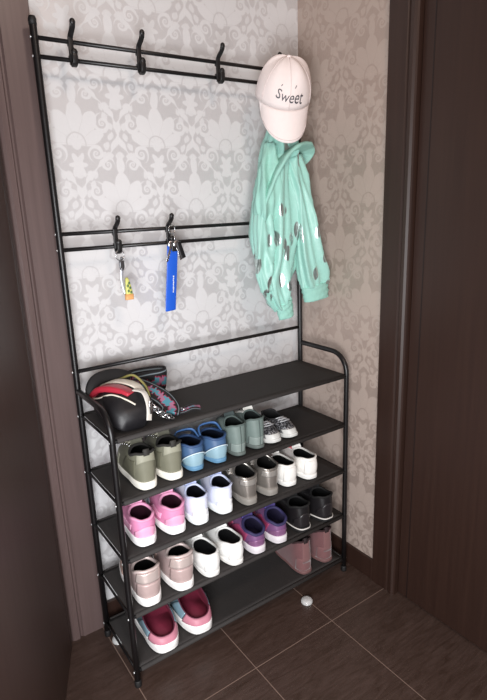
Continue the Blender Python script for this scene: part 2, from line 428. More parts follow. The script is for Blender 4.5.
# ------------------------------------------------------------------ shoes
def smooth(a, b, x):
    t = max(0., min(1., (x-a)/(b-a))); return t*t*(3-2*t)
class Shoe:
    def __init__(s, L=.205, W=.072, side=1, zs=.02, heel_h=.024, col=(.19, .125, .019), zc=(.072, .085), dip=.010, q=2.2, spring=.006, bulge=.003, notch=.008):
        s.notch = notch
        s.L, s.W, s.side, s.zs, s.hh = L, W, side, zs, heel_h
        s.cy, s.cl, s.cw = col[0]*L+col[1]*0+col[1]*L*0, None, col[2]
        s.c0, s.c1 = col[0]*L, (col[1]*(.70 if zc[1] > .09 and col[1] < .58 else .92 if zc[1] < .09 else 1))*L; s.cw *= 1.10
        s.zc, s.dip, s.q, s.spring, s.bulge = zc, dip, q, spring, bulge
    def wid(s, t):
        e = (max(0., math.sin(PI*min(1, max(0, t)))))**.30
        return s.W/2*e*(.97+.03*smooth(.15, .68, t)-.06*math.exp(-((t-.42)/.14)**2))
    def foot(s, a, k=1.):
        c = (1-math.cos(a))/2
        y = s.L*(.5+(c-.5)*1.0)
        x = s.wid(c)*(1 if math.sin(a) >= 0 else -1)
        # inner edge straighter, toe drifts towards the inside
        bend = -s.side*.006*(math.sin(PI*c)**2)+s.side*-.003*smooth(.6, 1, c)
        return Vector(((x+bend*(1 if k else 0))*k, s.L/2+(y-s.L/2)*k, 0))
    def topz(s, a):
        c = (1-math.cos(a))/2
        return s.hh+(s.zs-s.hh)*smooth(.1, .6, c)+s.spring*max(0, (c-.72)/.28)**2
    def collar(s, a):
        c = (1-math.cos(a))/2
        sn = math.sin(a)
        x = s.cw*(abs(sn)**.75)*(1 if sn >= 0 else -1)*(1+.12*math.cos(a)*-1*0)
        y = s.c0+(s.c1-s.c0)*c
        z = s.zc[0]+(s.zc[1]-s.zc[0])*c-s.dip*sn*sn+s.notch*(1-math.exp(-((math.remainder(a, 2*PI)/.55)**2)))*math.exp(-(((abs(math.remainder(a, 2*PI))-.9)/.7)**2))
        return Vector((x, y, z))
    def surf(s, a, t, off=0.):
        f = s.foot(a, .97); f.z = s.topz(a)-.003; c = s.collar(a)
        k = smooth(.25, .95, (1-math.cos(a))/2)
        t = max(0., t); h = t**(1+.25*k); g = (1-k)*t+k*(1-max(0., 1-t)**s.q)
        p = Vector((f.x+(c.x-f.x)*h, f.y+(c.y-f.y)*h, f.z+(c.z-f.z)*g))
        b = s.bulge*math.sin(PI*min(1, t))
        n = Vector((math.sin(a), -math.cos(a), 0))
        p += n*b
        if off:
            e = 1e-3
            du = s.surf(a+e, t)-s.surf(a-e, t); dv = s.surf(a, min(1.2, t+e))-s.surf(a, t-e)
            nn = du.cross(dv)
            if nn.length > 1e-12:
                nn.normalize()
                p += nn*off
        return p
NR = 44
def patch_bm(sh, a0, a1, t0, t1, off=.0012, n=16, m=8, th=.0012, tf=None):
    """panel lying on the upper between two angles and two heights"""
    bm = bmesh.new()
    def g(o):
        def f(i, j):
            a = a0+(a1-a0)*i/(n-1); v = j/(m-1)
            lo, hi = (t0, t1) if not tf else tf(i/(n-1))
            return sh.surf(a, lo+(hi-lo)*v, o)
        return f
    T = add_grid(bm, g(off), n, m); B = add_grid(bm, g(-.0006), n, m)
    for i in range(n-1):
        bm.faces.new((T[0][i], T[0][i+1], B[0][i+1], B[0][i])); bm.faces.new((T[-1][i], B[-1][i], B[-1][i+1], T[-1][i+1]))
    for j in range(m-1):
        bm.faces.new((T[j][0], B[j][0], B[j+1][0], T[j+1][0])); bm.faces.new((T[j][-1], T[j+1][-1], B[j+1][-1], B[j][-1]))
    return bm
def sole_bm(sh, z0=0., z1=None, k=1.035, groove=True, taper=.95):
    bm = bmesh.new(); rows = []
    def zt(a): return sh.topz(a) if z1 is None else z1
    spr = lambda a: sh.spring*max(0, ((1-math.cos(a))/2-.72)/.28)**2
    lv = [(0, taper-.03), (.06, taper), (.35, k), (.62, k+.004), (.9, k), (1.0, k-.012)] if not groove else [(0, taper-.03), (.06, taper+.01), (.30, k), (.36, k-.012), (.42, k), (.85, k+.004), (1.0, k-.01)]
    for t, kk in lv:
        r = []
        for i in range(NR):
            a = 2*PI*i/NR; p = sh.foot(a, kk); p.z = spr(a)*(1-t)+z0+(zt(a)-z0)*t
            r.append(bm.verts.new(p))
        rows.append(r)
    for A, B in zip(rows, rows[1:]):
        for i in range(NR): bm.faces.new((A[i], A[(i+1) % NR], B[(i+1) % NR], B[i]))
    bm.faces.new(list(reversed(rows[0]))); bm.faces.new(rows[-1])
    return bm
def upper_bm(sh, nt=11, a0=0., a1=2*PI):
    bm = bmesh.new()
    add_grid(bm, lambda i, j: sh.surf(2*PI*i/NR, j/(nt-1)), NR, nt, True)
    return bm
def lining_bm(sh, inset=.0035, floor=None):
    bm = bmesh.new(); nt = 8
    def f(i, j):
        a = 2*PI*i/NR; t = 1-j/(nt-1)
        if j == 0: return sh.surf(a, 1.0)
        p = sh.surf(a, max(t, .02)); c = Vector((0, (sh.c0+sh.c1)/2*t+(1-t)*sh.L/2, 0))
        d = Vector((p.x-c.x, p.y-c.y, 0)); L = d.length
        if L > 1e-6: p -= d*(min(inset*(1+.6*(1-t)), L*.8)/L)
        p.z -= .0015+.002*(1-t)*0
        if j == nt-1: p.z = sh.topz(a)+.005
        return p
    rows = add_grid(bm, f, NR, nt, True)
    cv = bm.verts.new((0, sh.L*.5, max(sh.hh, sh.zs)+.006))
    for i in range(NR): bm.faces.new((rows[-1][i], rows[-1][(i+1) % NR], cv))
    return bm
def rim_bm(sh, r=.0034, lift=0., t=1.0):
    pts = [sh.surf(2*PI*i/NR, t)+Vector((0, 0, lift)) for i in range(NR)]
    return add_sweep(bmesh.new(), pts, circ(r, 8), closed=True, up0=Vector((0, 0, 1)))
def tongue_bm(sh, ext=.016,  w=.48, wob=.0, t0=.62):
    bm = bmesh.new(); n, m = 9, 9; ext = ext*1.5
    def f(off):
        def g(i, j):
            a = PI-w+2*w*i/(n-1); v = j/(m-1)
            if v < .6: p = sh.surf(a, t0+(1-t0)*v/.6, .0+off)
            else:
                e = (v-.6)/.4; p = sh.surf(a, 1., off)+Vector((0, .008*e+.006*e*e, ext*e))
                p.x *= 1-.18*e*e
            return p
        return g
    T = add_grid(bm, f(.0022), n, m); B = add_grid(bm, f(-.0015), n, m)
    for i in range(n-1):
        bm.faces.new((T[0][i], T[0][i+1], B[0][i+1], B[0][i])); bm.faces.new((T[-1][i], B[-1][i], B[-1][i+1], T[-1][i+1]))
    for j in range(m-1):
        bm.faces.new((T[j][0], B[j][0], B[j+1][0], T[j+1][0])); bm.faces.new((T[j][-1], T[j+1][-1], B[j+1][-1], B[j][-1]))
    return bm
def laces_bm(sh, rows=5, half=.40, t0=.50, t1=.95, r=.0016, loops=True, off=.0035, loop=.035, up=.012):
    bm = bmesh.new(); P = []
    for i in range(rows):
        t = t0+(t1-t0)*i/(rows-1); h = half*(1-.12*i/rows)
        P.append((sh.surf(PI-h, t, off), sh.surf(PI+h, t, off), sh.surf(PI, t, off+.002)))
    for i, (l, rr, c) in enumerate(P):
        add_tube(bm, catmull([l, c, rr], 5), r, 6)
        if i:
            pl, pr, pc = P[i-1]
            add_tube(bm, catmull([pl, (pl+rr)/2+Vector((0, 0, .003)), rr], 4), r, 6); add_tube(bm, catmull([pr, (pr+l)/2+Vector((0, 0, .003)), l], 4), r, 6)
    if loops:
        c = P[-1][2]+Vector((0, .001, up))
        for s in (-1, 1):
            add_tube(bm, catmull([c, c+Vector((s*.018, -.002, .010)), c+Vector((s*loop*.8, .004, .002)), c+Vector((s*loop*.7, .014, -.012)), c+Vector((s*.010, .008, -.002)), c], 5), r, 6)
            add_tube(bm, catmull([c, c+Vector((s*.012, .012, .004)), c+Vector((s*.022, .024, -.012))], 5), r, 6)
        add_sphere(bm, c, .004, 1.2, .9, .8, 8, 6)
    return bm
def heel_loop_bm(sh, h=.014, w=.016):
    p = sh.surf(0, .93); q = sh.surf(0, 1.0)
    return add_sweep(bmesh.new(), catmull([p+Vector((0, -.0015, 0)), q+Vector((0, -.004, .004)), q+Vector((0, -.001, h)), q+Vector((0, .004, .004)), q+Vector((0, .003, -.006))], 5), rect(.0016, w), up0=Vector((0, 1, 0)))

def place(name, label, group, x, y, z, rz, cat='shoe'):
    return thing(name, label, cat, (x, y, z), rz, group)
SH = .0076                                  # cloth surface above shelf axis
def shelf_z(k): return Z[k]+SH-.0006

# --- shelf 2 -------------------------------------------------------
def green_sneaker(x, y, rz, side, label):
    sh = Shoe(L=.205, W=.074, side=side, zs=.022, heel_h=.024, col=(.05, .50, .028), zc=(.102, .104), dip=.012, q=2.0)
    t = place('high_top_sneaker', label, 'olive sneakers on the second shelf', x, y, shelf_z(1), rz)
    g = mat('#6d6c5c', .7, 0, .12, 50, .3); g2 = mat('#8b8a7a', .6, 0, .1, 50, .2)
    obj('upper', upper_bm(sh), g, t); obj('lining', lining_bm(sh), mat('#161515', .9), t); obj('sole', sole_bm(sh), mat('#e8e4da', .55, 0, .05), t)
    obj('collar', rim_bm(sh, .0040), mat('#23211f', .9), t)
    obj('heel_counter', patch_bm(sh, -.75, .75, .62, .97, .0016, tf=lambda u: (.62+.12*max(0., math.sin(u*PI)), .97)), g2, t)
    for a in (.85, -.85-.9): obj('side_panel', patch_bm(sh, a, a+.9, .12, .75, .0014), mat('#5d5c4c', .7, 0, .1, 50, .3), t)
    obj('toe_cap', patch_bm(sh, PI-1.0, PI+1.0, .02, .34, .0014), g2, t)
    obj('tongue', tongue_bm(sh, .018), mat('#4c4b40', .8), t); obj('laces', laces_bm(sh, 5, .42), mat('#b6b2a0', .8), t)
    for s in (-1, 1):
        for i in range(4): obj('eyelet', add_sphere(bmesh.new(), sh.surf(PI+s*(.5), .6+.11*i, .002), .0028, 1, 1, 1, 8, 6), M_CHROME, t)
    obj('heel_loop', heel_loop_bm(sh, .012), mat('#2a2825', .8), t)
green_sneaker(0.091, -0.223, -0.04, -1, 'olive high-top sneaker with white sole, at the left end of the second shelf')
green_sneaker(0.170, -0.221, -0.08, 1, 'olive high-top sneaker with white sole, standing right against the blue slip-ons')
def blue_slipon(x, y, rz, side, label):
    sh = Shoe(L=.19, W=.067, side=side, zs=.014, heel_h=.016, col=(.04, .56, .030), zc=(.072, .070), dip=.004, q=1.8, bulge=.005)
    t = place('slip_on_shoe', label, 'blue slip-ons on the second shelf', x, y, shelf_z(1), rz)
    obj('upper', upper_bm(sh), mat('#3f5c80', .55, 0, .1, 60, .2), t); obj('lining', lining_bm(sh), mat('#15203a', .9), t)
    obj('sole', sole_bm(sh), mat('#5b86a6', .6), t); obj('collar', rim_bm(sh, .0042), mat('#324c74', .6), t)
    obj('heel_counter', patch_bm(sh, -1.0, 1.0, .03, .70, .0022, 22, 8, tf=lambda u: (.02, .10+.58*max(0., math.sin(u*PI))**.7)), mat('#87a5b2', .5, 0, .06, 60, .1), t)
    pts = [sh.surf(-1.02+2.04*i/24, .11+.59*max(0, math.sin(PI*i/24))**.7, .003) for i in range(25)]
    obj('piping', tube(pts, .0015, 8), mat('#d5e6ee', .4), t)
    c = sh.surf(PI, .96)
    obj('instep_strap', add_sweep(bmesh.new(), catmull([sh.surf(1.75, .93, .002), sh.surf(2.4, .93, .008)+Vector((0, -.006, .010)), c+Vector((0, -.010, .020)), sh.surf(-2.4, .93, .008)+Vector((0, -.006, .010)), sh.surf(-1.75, .93, .002)], 6), rect(.018, .003), up0=Vector((0, 1, 0))), mat('#44699b', .5), t)
blue_slipon(0.2420, -0.211, -0.09, -1, 'left shoe of the blue slip-ons with pale blue white-piped heel, beside the olive sneakers')
blue_slipon(0.3190, -0.212, -0.10, 1, 'right shoe of the blue slip-ons with pale blue white-piped heel, beside the grey-green boots')
def grey_boot(x, y, rz, side, label, pull):
    sh = Shoe(L=.19, W=.062, side=side, zs=.012, heel_h=.014, col=(.03, .50, .027), zc=(.096, .104), dip=.016, q=1.55, bulge=.003)
    t = place('ankle_boot', label, 'grey-green boots on the second shelf', x, y, shelf_z(1), rz, 'boot')
    obj('upper', upper_bm(sh), mat('#6c7a76', .6, 0, .1, 50, .2), t); obj('lining', lining_bm(sh), mat('#2d3434', .95), t)
    obj('sole', sole_bm(sh, groove=False), mat('#59625f', .7), t); obj('collar', rim_bm(sh, .003), mat('#56625f', .8), t)
    obj('back_seam', tube([sh.surf(0, .05+.9*i/8, .0012) for i in range(9)], .0014, 6), mat('#4c5855', .8), t)
    obj('heel_counter', patch_bm(sh, -.8, .8, .02, .34, .0014), mat('#7d8985', .6, 0, .1, 50, .2), t)
    obj('tongue', tongue_bm(sh, .020), mat('#3a4444' if not pull else '#d4d2cb', .9), t)
grey_boot(0.3890, -0.213, -0.07, -1, 'grey-green ankle boot with dark opening, right beside the blue slip-ons', False)
grey_boot(0.4600, -0.209, -0.07, 1, 'grey-green ankle boot with pale tongue sticking up, beside the small glittery shoes', True)
def small_shoe(x, y, rz, side, label):
    sh = Shoe(L=.158, W=.060, side=side, zs=.014, heel_h=.014, col=(.05, .58, .024), zc=(.050, .048), dip=.006, q=2.6, bulge=.003)
    t = place('small_flat_shoe', label, 'small glittery shoes on the second shelf', x, y, shelf_z(1), rz)
    m, nt, b = new_mat('glitter'); N = nt.nodes
    vo = N.new('ShaderNodeTexVoronoi'); vo.inputs['Scale'].default_value = 260; tc = N.new('ShaderNodeTexCoord'); nt.links.new(tc.outputs['Object'], vo.inputs['Vector'])
    cr = N.new('ShaderNodeValToRGB'); cr.color_ramp.elements[0].color = srgb('#3a3a3e'); cr.color_ramp.elements[1].color = srgb('#c5c6cb'); cr.color_ramp.elements[0].position = .3
    sep = N.new('ShaderNodeSeparateColor'); nt.links.new(vo.outputs['Color'], sep.inputs[0]); nt.links.new(sep.outputs[0], cr.inputs[0]); nt.links.new(cr.outputs[0], b.inputs['Base Color']); b.inputs['Metallic'].default_value = .6; b.inputs['Roughness'].default_value = .35
    obj('upper', upper_bm(sh), m, t); obj('lining', lining_bm(sh), mat('#1d1c1d', .9), t)
    obj('sole', sole_bm(sh), mat('#c9c9c6', .5), t); obj('collar', rim_bm(sh, .0028), mat('#2f2e30', .8), t)
    obj('toe_cap', patch_bm(sh, PI-.85, PI+.85, .0, .22, .0016), mat('#c4c4c1', .5), t)
    obj('laces', laces_bm(sh, 3, .5, .62, .92, .0015, False), mat('#b9babd', .6), t)
small_shoe(0.521, -0.058, PI+0.02, -1, 'small low glittery grey shoe with toe to the front, beside the boot with pale tongue')
small_shoe(0.583, -0.060, PI+0.00, 1, 'small low glittery grey shoe with toe to the front, last on the second shelf')

# --- shelf 3 -------------------------------------------------------
def pink_sneaker(x, y, rz, side, label):
    sh = Shoe(L=.212, W=.081, side=side, zs=.024, heel_h=.029, col=(.03, .52, .029), zc=(.078, .0905), dip=.006, q=2.1, bulge=.004)
    t = place('sneaker', label, 'pink sneakers on the third shelf', x, y, shelf_z(2), rz)
    obj('upper', upper_bm(sh), mat('#d183a9', .65, 0, .08, 80, .3, fabric=True), t); obj('lining', lining_bm(sh), mat('#5a2b3f', .9), t)
    obj('sole', sole_bm(sh, k=1.05), mat('#f0eeee', .5, 0, .03), t); obj('collar', rim_bm(sh, .0045), mat('#d993b4', .7), t)
    obj('heel_counter', patch_bm(sh, -.7, .7, .02, .62, .0016, tf=lambda u: (.02, .35+.32*max(0., math.sin(u*PI)))), mat('#dfa0be', .5), t)
    obj('toe_cap', patch_bm(sh, PI-1.2, PI+1.2, .0, .36, .0016), mat('#b5bfca', .5), t)
    obj('tongue', tongue_bm(sh, .018), mat('#dd9dbd', .7), t); obj('laces', laces_bm(sh, 5, .42, r=.0024), mat('#efc6da', .7), t)
    for a in (1.0, -1.0-.8): obj('side_stripe', patch_bm(sh, a, a+.8, .3, .62, .0014), mat('#efb2cf', .5), t)
pink_sneaker(0.075, -0.213, -0.08, -1, 'bright pink sneaker with thick white sole, nearest the left end of the third shelf')
pink_sneaker(0.165, -0.215, -0.14, 1, 'bright pink sneaker with thick white sole, next to the pale white-blue sneakers')
def pale_sneaker(x, y, rz, side, label):
    sh = Shoe(L=.205, W=.075, side=side, zs=.020, heel_h=.026, col=(.02, .50, .027), zc=(.086, .096), dip=.012, q=2.1, bulge=.003)
    t = place('sneaker', label, 'white-blue sneakers on the third shelf', x, y, shelf_z(2), rz)
    obj('upper', upper_bm(sh), mat('#d9dced', .55, 0, .05, 80, .3, fabric=True), t); obj('lining', lining_bm(sh), mat('#1f2334', .9), t)
    obj('sole', sole_bm(sh, k=1.03), mat('#eef1f2', .5, 0, .03), t); obj('collar', rim_bm(sh, .0036), mat('#c9d0ea', .7), t)
    obj('heel_counter', patch_bm(sh, -.6, .6, .0, .45, .0016, tf=lambda u: (.0, .25+.22*max(0., math.sin(u*PI)))), mat('#f2f3f5', .4), t)
    obj('toe_cap', patch_bm(sh, PI-1.3, PI+1.3, .0, .45, .0014), mat('#93b4c4', .55), t)
    obj('tongue', tongue_bm(sh, .014), mat('#aeb8de', .7), t); obj('laces', laces_bm(sh, 5, .42, r=.0018), mat('#eef0f6', .7), t)
pale_sneaker(0.243, -0.217, -0.11, -1, 'white-blue running sneaker with pale teal toe, next to the pink pair')
pale_sneaker(0.3280, -0.214, -0.16, 1, 'white-blue running sneaker with pale teal toe, next to the silver pair')
def silver_shoe(x, y, rz, side, label):
    sh = Shoe(L=.20, W=.070, side=side, zs=.018, heel_h=.026, col=(.03, .55, .029), zc=(.090, .108), dip=.012, q=2.0, bulge=.003)
    t = place('strapped_shoe', label, 'silver shoes on the third shelf', x, y, shelf_z(2), rz)
    sv = mat('#b0a9a2', .34, .75, .06, 70, .05)
    obj('upper', upper_bm(sh), sv, t); obj('lining', lining_bm(sh), mat('#1b1918', .9), t)
    obj('sole', sole_bm(sh, k=1.04), mat('#8b8680', .6), t); obj('collar', rim_bm(sh, .0036), mat('#b1aca6', .35, .8), t)
    obj('heel_counter', patch_bm(sh, -.9, .9, .66, .92, .0022), mat('#b9b4ae', .30, .6), t)
    for tt in (.55, .78):
        pts = catmull([sh.surf(PI-1.25, .80, .003), sh.surf(PI-.6, tt+.1, .007), sh.surf(PI, tt+.08, .010), sh.surf(PI+.6, tt+.1, .007), sh.surf(PI+1.25, .80, .003)], 5)
        obj('strap', add_sweep(bmesh.new(), pts, rect(.003, .014), up0=Vector((0, 0, 1))), mat('#a59f99', .35, .5), t)
    c = sh.surf(PI-side*1.0, .82, .010)
    obj('buckle', add_sweep(bmesh.new(), [c+Vector((0, .009*math.cos(2*PI*i/16), .007*math.sin(2*PI*i/16))) for i in range(16)], circ(.0013, 6), closed=True), M_CHROME, t)
silver_shoe(0.415, -0.221, -0.10, -1, 'metallic silver shoe with strap and thick sole, beside the white-blue sneakers')
silver_shoe(0.498, -0.218, -0.16, 1, 'metallic silver shoe with strap and thick sole, beside the white pair with red laces')
def white_trainer(x, y, rz, side, label, shelf, tag_, body, lin, lace, size=1., accent=None, lacer=.0018):
    sh = Shoe(L=.205*size, W=.076*size, side=side, zs=.017, heel_h=.019, col=(.03, .56, .029), zc=(.072, .070), dip=.010, q=2.2, bulge=.005)
    t = place('trainer', label, tag_, x, y, shelf_z(shelf), rz)
    obj('upper', upper_bm(sh), mat(body, .5, 0, .04, 60, .15), t); obj('lining', lining_bm(sh), mat(lin, .9), t)
    obj('sole', sole_bm(sh, k=1.025), mat('#eceae6', .5, 0, .03), t); obj('collar', rim_bm(sh, .0038), mat(body, .6), t)
    obj('heel_counter', patch_bm(sh, -.55, .55, .05, .9, .0014), mat(accent or body, .45), t)
    obj('tongue', tongue_bm(sh, .012), mat(body, .6), t)
    obj('laces', laces_bm(sh, 5, .5, .45, .95, lacer, up=.020), mat(lace, .7), t)
    return t
white_trainer(0.581, -0.209, -0.12, -1, 'white trainer with red laces and black inside, next to the silver pair', 2, 'white red-laced trainers on the third shelf', '#eeebe6', '#151314', '#c23447', lacer=.0026)
white_trainer(0.663, -0.216, -0.18, 1, 'white trainer with red laces and black inside, last on the third shelf', 2, 'white red-laced trainers on the third shelf', '#eeebe6', '#151314', '#c23447', lacer=.0026)

# --- shelf 4 -------------------------------------------------------
def beige_sneaker(x, y, rz, side, label):
    sh = Shoe(L=.215, W=.086, side=side, zs=.026, heel_h=.030, col=(.03, .50, .032), zc=(.112, .106), dip=.012, q=2.1, bulge=.004)
    t = place('sneaker', label, 'rose-beige sneakers on the fourth shelf', x, y, shelf_z(3), rz)
    obj('upper', upper_bm(sh), mat('#b39d9b', .45, .15, .08, 60, .2), t); obj('lining', lining_bm(sh), mat('#141213', .9), t)
    obj('sole', sole_bm(sh, k=1.04), mat('#efecea', .5, 0, .03), t); obj('collar', rim_bm(sh, .0048), mat('#cbb9b5', .4, .2), t)
    obj('heel_counter', patch_bm(sh, -.95, .95, .60, .93, .0028), mat('#d6c5c0', .30, .45), t)
    obj('heel_stay', patch_bm(sh, -.85, .85, .04, .55, .0016), mat('#b8a19e', .45, .15), t)
    obj('toe_cap', patch_bm(sh, PI-1.2, PI+1.2, .0, .34, .0016), mat('#c7a89d', .45, .2), t)
    obj('tongue', tongue_bm(sh, .020), mat('#d8cfca', .6), t); obj('laces', laces_bm(sh, 5, .42, r=.0021), mat('#e2dcd8', .7), t)
beige_sneaker(0.065, -0.233, -0.06, -1, 'metallic rose-beige sneaker with thick white sole, nearest the left end of the fourth shelf')
beige_sneaker(0.167, -0.235, -0.13, 1, 'metallic rose-beige sneaker with thick white sole, beside the plain white pair')
white_trainer(0.262, -0.233, -0.06, -1, 'plain white trainer with black inside, next to the rose-beige pair', 3, 'plain white trainers on the fourth shelf', '#f0efec', '#1a1a1c', '#d9d9d6', 1.0)
white_trainer(0.347, -0.233, -0.10, 1, 'plain white trainer with black inside, next to the purple pair', 3, 'plain white trainers on the fourth shelf', '#f0efec', '#1a1a1c', '#d9d9d6', 1.0)
def purple_sneaker(x, y, rz, side, label):
    sh = Shoe(L=.21, W=.077, side=side, zs=.022, heel_h=.030, col=(.03, .52, .028), zc=(.068, .0905), dip=.006, q=2.1, bulge=.003)
    t = place('sneaker', label, 'purple sneakers on the fourth shelf', x, y, shelf_z(3), rz)
    obj('upper', upper_bm(sh), mat('#77507a', .45, .1, .12, 60, .2), t); obj('lining', lining_bm(sh), mat('#2a2347', .9), t)
    obj('sole', sole_bm(sh, k=1.04), mat('#ded8dc', .5, 0, .04), t); obj('collar', rim_bm(sh, .0050), mat('#302c55', .7), t)
    obj('heel_counter', patch_bm(sh, -.8, .8, .04, .6, .0016, tf=lambda u: (.04, .3+.3*max(0., math.sin(u*PI)))), mat('#8b6086', .35, .2), t)
    for a in (1.0, -1.0-1.0): obj('side_panel', patch_bm(sh, a, a+1.0, .1, .8, .0014), mat('#a04066', .45), t)
    obj('toe_cap', patch_bm(sh, PI-1.1, PI+1.1, .0, .45, .0014), mat('#a24463', .5), t)
    obj('tongue', tongue_bm(sh, .020), mat('#40356f', .7), t); obj('laces', laces_bm(sh, 5, .45, r=.0020, loop=.04), mat('#6a5da8', .6), t)
purple_sneaker(0.432, -0.231, -0.11, -1, 'purple and magenta sneaker with navy collar and pale sole, next to the plain white pair')
purple_sneaker(0.518, -0.231, -0.18, 1, 'purple and magenta sneaker with navy collar and pale sole, next to the black pair')
def black_shoe(x, y, rz, side, label):
    sh = Shoe(L=.215, W=.080, side=side, zs=.014, heel_h=.018, col=(.03, .52, .030), zc=(.092, .092), dip=.012, q=2.1, bulge=.004)
    t = place('sneaker', label, 'black sneakers on the fourth shelf', x, y, shelf_z(3), rz)
    obj('upper', upper_bm(sh), mat('#1b191b', .38, 0, .1, 60, .15), t); obj('lining', lining_bm(sh), mat('#0f0e0f', .9), t)
    obj('sole', sole_bm(sh, z0=.0, k=1.03), mat('#1c1b1c', .7), t)
    pts = [sh.foot(2*PI*i/NR, 1.035)+Vector((0, 0, sh.topz(2*PI*i/NR)-.003)) for i in range(NR)]
    obj('white_welt', add_sweep(bmesh.new(), pts, rrect(.0045, .003, .001, 1), closed=True, up0=Vector((0, 0, 1))), mat('#d8d3ce', .5), t)
    obj('collar', rim_bm(sh, .0042), mat('#121112', .8), t)
    obj('heel_counter', patch_bm(sh, -.8, .8, .04, .7, .0016, tf=lambda u: (.04, .35+.35*max(0., math.sin(u*PI)))), mat('#262325', .3), t)
    obj('tongue', tongue_bm(sh, .018), mat('#181618', .8), t); obj('laces', laces_bm(sh, 5, .42), mat('#131213', .8), t)
black_shoe(0.620, -0.229, -0.12, -1, 'black sneaker with thin white line round the sole, next to the purple pair')
black_shoe(0.722, -0.231, -0.10, 1, 'black sneaker with thin white line round the sole, next to the right front post')

# --- shelf 5 -------------------------------------------------------
def maroon_clog(x, y, rz, side, label):
    sh = Shoe(L=.225, W=.106, side=side, zs=.030, heel_h=.034, col=(.06, .62, .037), zc=(.050, .094), dip=.004, q=2.2, bulge=.003, spring=.004, notch=0.)
    t = place('clog', label, 'maroon-lined clogs on the bottom shelf', x, y, shelf_z(4), rz)
    bm = bmesh.new()
    add_grid(bm, lambda i, j: sh.surf(.9+(2*PI-1.8)*i/35, j/10), 36, 11)
    obj('upper', bm, mat('#4e626b', .35, 0, .1, 50, .1, coat=.3), t)
    obj('lining', lining_bm(sh, .0045), mat('#6c1730', .75), t)
    obj('sole', sole_bm(sh, k=1.02), mat('#f3f1ef', .45, 0, .03), t)
    obj('heel_rim', patch_bm(sh, -1.0, 1.0, .0, 1.0, .0030, 26, 6), mat('#c27f90', .5), t)
    obj('collar', rim_bm(sh, .0024), mat('#5a2436', .6), t)
    for s in (1, -1): obj('side_strap', patch_bm(sh, s*1.05, s*1.7, .25, 1.0, .003, 10, 6), mat('#7b96a3', .3, .0, .1, 50, .1, coat=.4), t)
maroon_clog(0.100, -0.235, -0.06, -1, 'white-soled clog with maroon lining and pink heel rim, nearest the left front post')
maroon_clog(0.214, -0.235, -0.11, 1, 'white-soled clog with maroon lining and pink heel rim, the one farther from the post')
def pink_boot(x, y, rz, side, label):
    sh = Shoe(L=.205, W=.078, side=side, zs=.012, heel_h=.014, col=(.06, .48, .029), zc=(.122, .120), dip=.014, q=1.8, bulge=.003)
    t = place('high_top_boot', label, 'dusty pink high-tops on the bottom shelf', x, y, shelf_z(4), rz, 'boot')
    obj('upper', upper_bm(sh), mat('#6c4648', .85, 0, .1, 60, .3, sheen=.3), t); obj('lining', lining_bm(sh), mat('#2a191b', .9), t)
    obj('sole', sole_bm(sh, k=1.03), mat('#725150', .7), t); obj('collar', rim_bm(sh, .0036), mat('#3a2426', .9), t)
    obj('heel_counter', patch_bm(sh, -.8, .8, .02, .45, .0016), mat('#754e4f', .8, sheen=.3), t)
    obj('back_stay', patch_bm(sh, -.28, .28, .3, .98, .0022), mat('#7a5454', .8, sheen=.3), t)
    obj('tongue', tongue_bm(sh, .016), mat('#7a4b4e', .9), t); obj('laces', laces_bm(sh, 5, .42), mat('#2e2022', .8), t)
    obj('heel_loop', heel_loop_bm(sh, .012), mat('#2b1d1f', .8), t)
pink_boot(0.635, -0.220, -0.10, -1, 'dusty pink high-top boot, the left of the two on the bottom shelf')
pink_boot(0.735, -0.217, -0.11, 1, 'dusty pink high-top boot in the corner by the right front post')

# ------------------------------------------------------------------ handbag with wide patterned strap on the top shelf
TZ = Z[0]+SH-.001
def webbing_material():
    m, nt, b = new_mat('patterned_webbing'); X.nt = nt; N = nt.nodes; L = nt.links
    a1 = N.new('ShaderNodeAttribute'); a1.attribute_name = 'along'; a2 = N.new('ShaderNodeAttribute'); a2.attribute_name = 'cross'
    u = X(a1.outputs['Fac']); v = X(a2.outputs['Fac'])
    nz = N.new('ShaderNodeTexNoise'); nz.noise_dimensions = '1D'; nz.inputs['Scale'].default_value = 160; L.new((u+v*.006).s, nz.inputs['W'])
    stp = X.op('FLOOR', u/.0045)
    wn = N.new('ShaderNodeTexWhiteNoise'); wn.noise_dimensions = '1D'; L.new(stp.s, wn.inputs['W'])
    edge = .14+.36*X(wn.outputs['Value'])
    blob = inside(xabs(v-.12*xs(u*90.)) - edge, .02)
    teal = xgt(xs(u*150.+xgt(v, .0)*1.3), -.25)
    line = inside(.035-xabs(xabs(v)-.80)*1., .02)
    line = inside(xabs(xabs(v)-.80)-.045, .02)
    halo = inside(xabs(v-.12*xs(u*90.)) - edge - .10, .02)
    def mix(f, A, B):
        mx = N.new('ShaderNodeMix'); mx.data_type = 'RGBA'; L.new(f.s, mx.inputs['Factor'])
        for nm, c in (('A', A), ('B', B)):
            if isinstance(c, str): mx.inputs[nm].default_value = srgb(c)
            else: L.new(c, mx.inputs[nm])
        return mx.outputs['Result']
    c = mix(line, '#0f0d11', '#6f7a80'); c = mix(halo, c, '#8c2742'); c2 = mix(teal, '#96627c', '#46808f'); c = mix(blob, c, c2)
    L.new(c, b.inputs['Base Color']); b.inputs['Roughness'].default_value = .75
    return m
M_AZ = webbing_material()
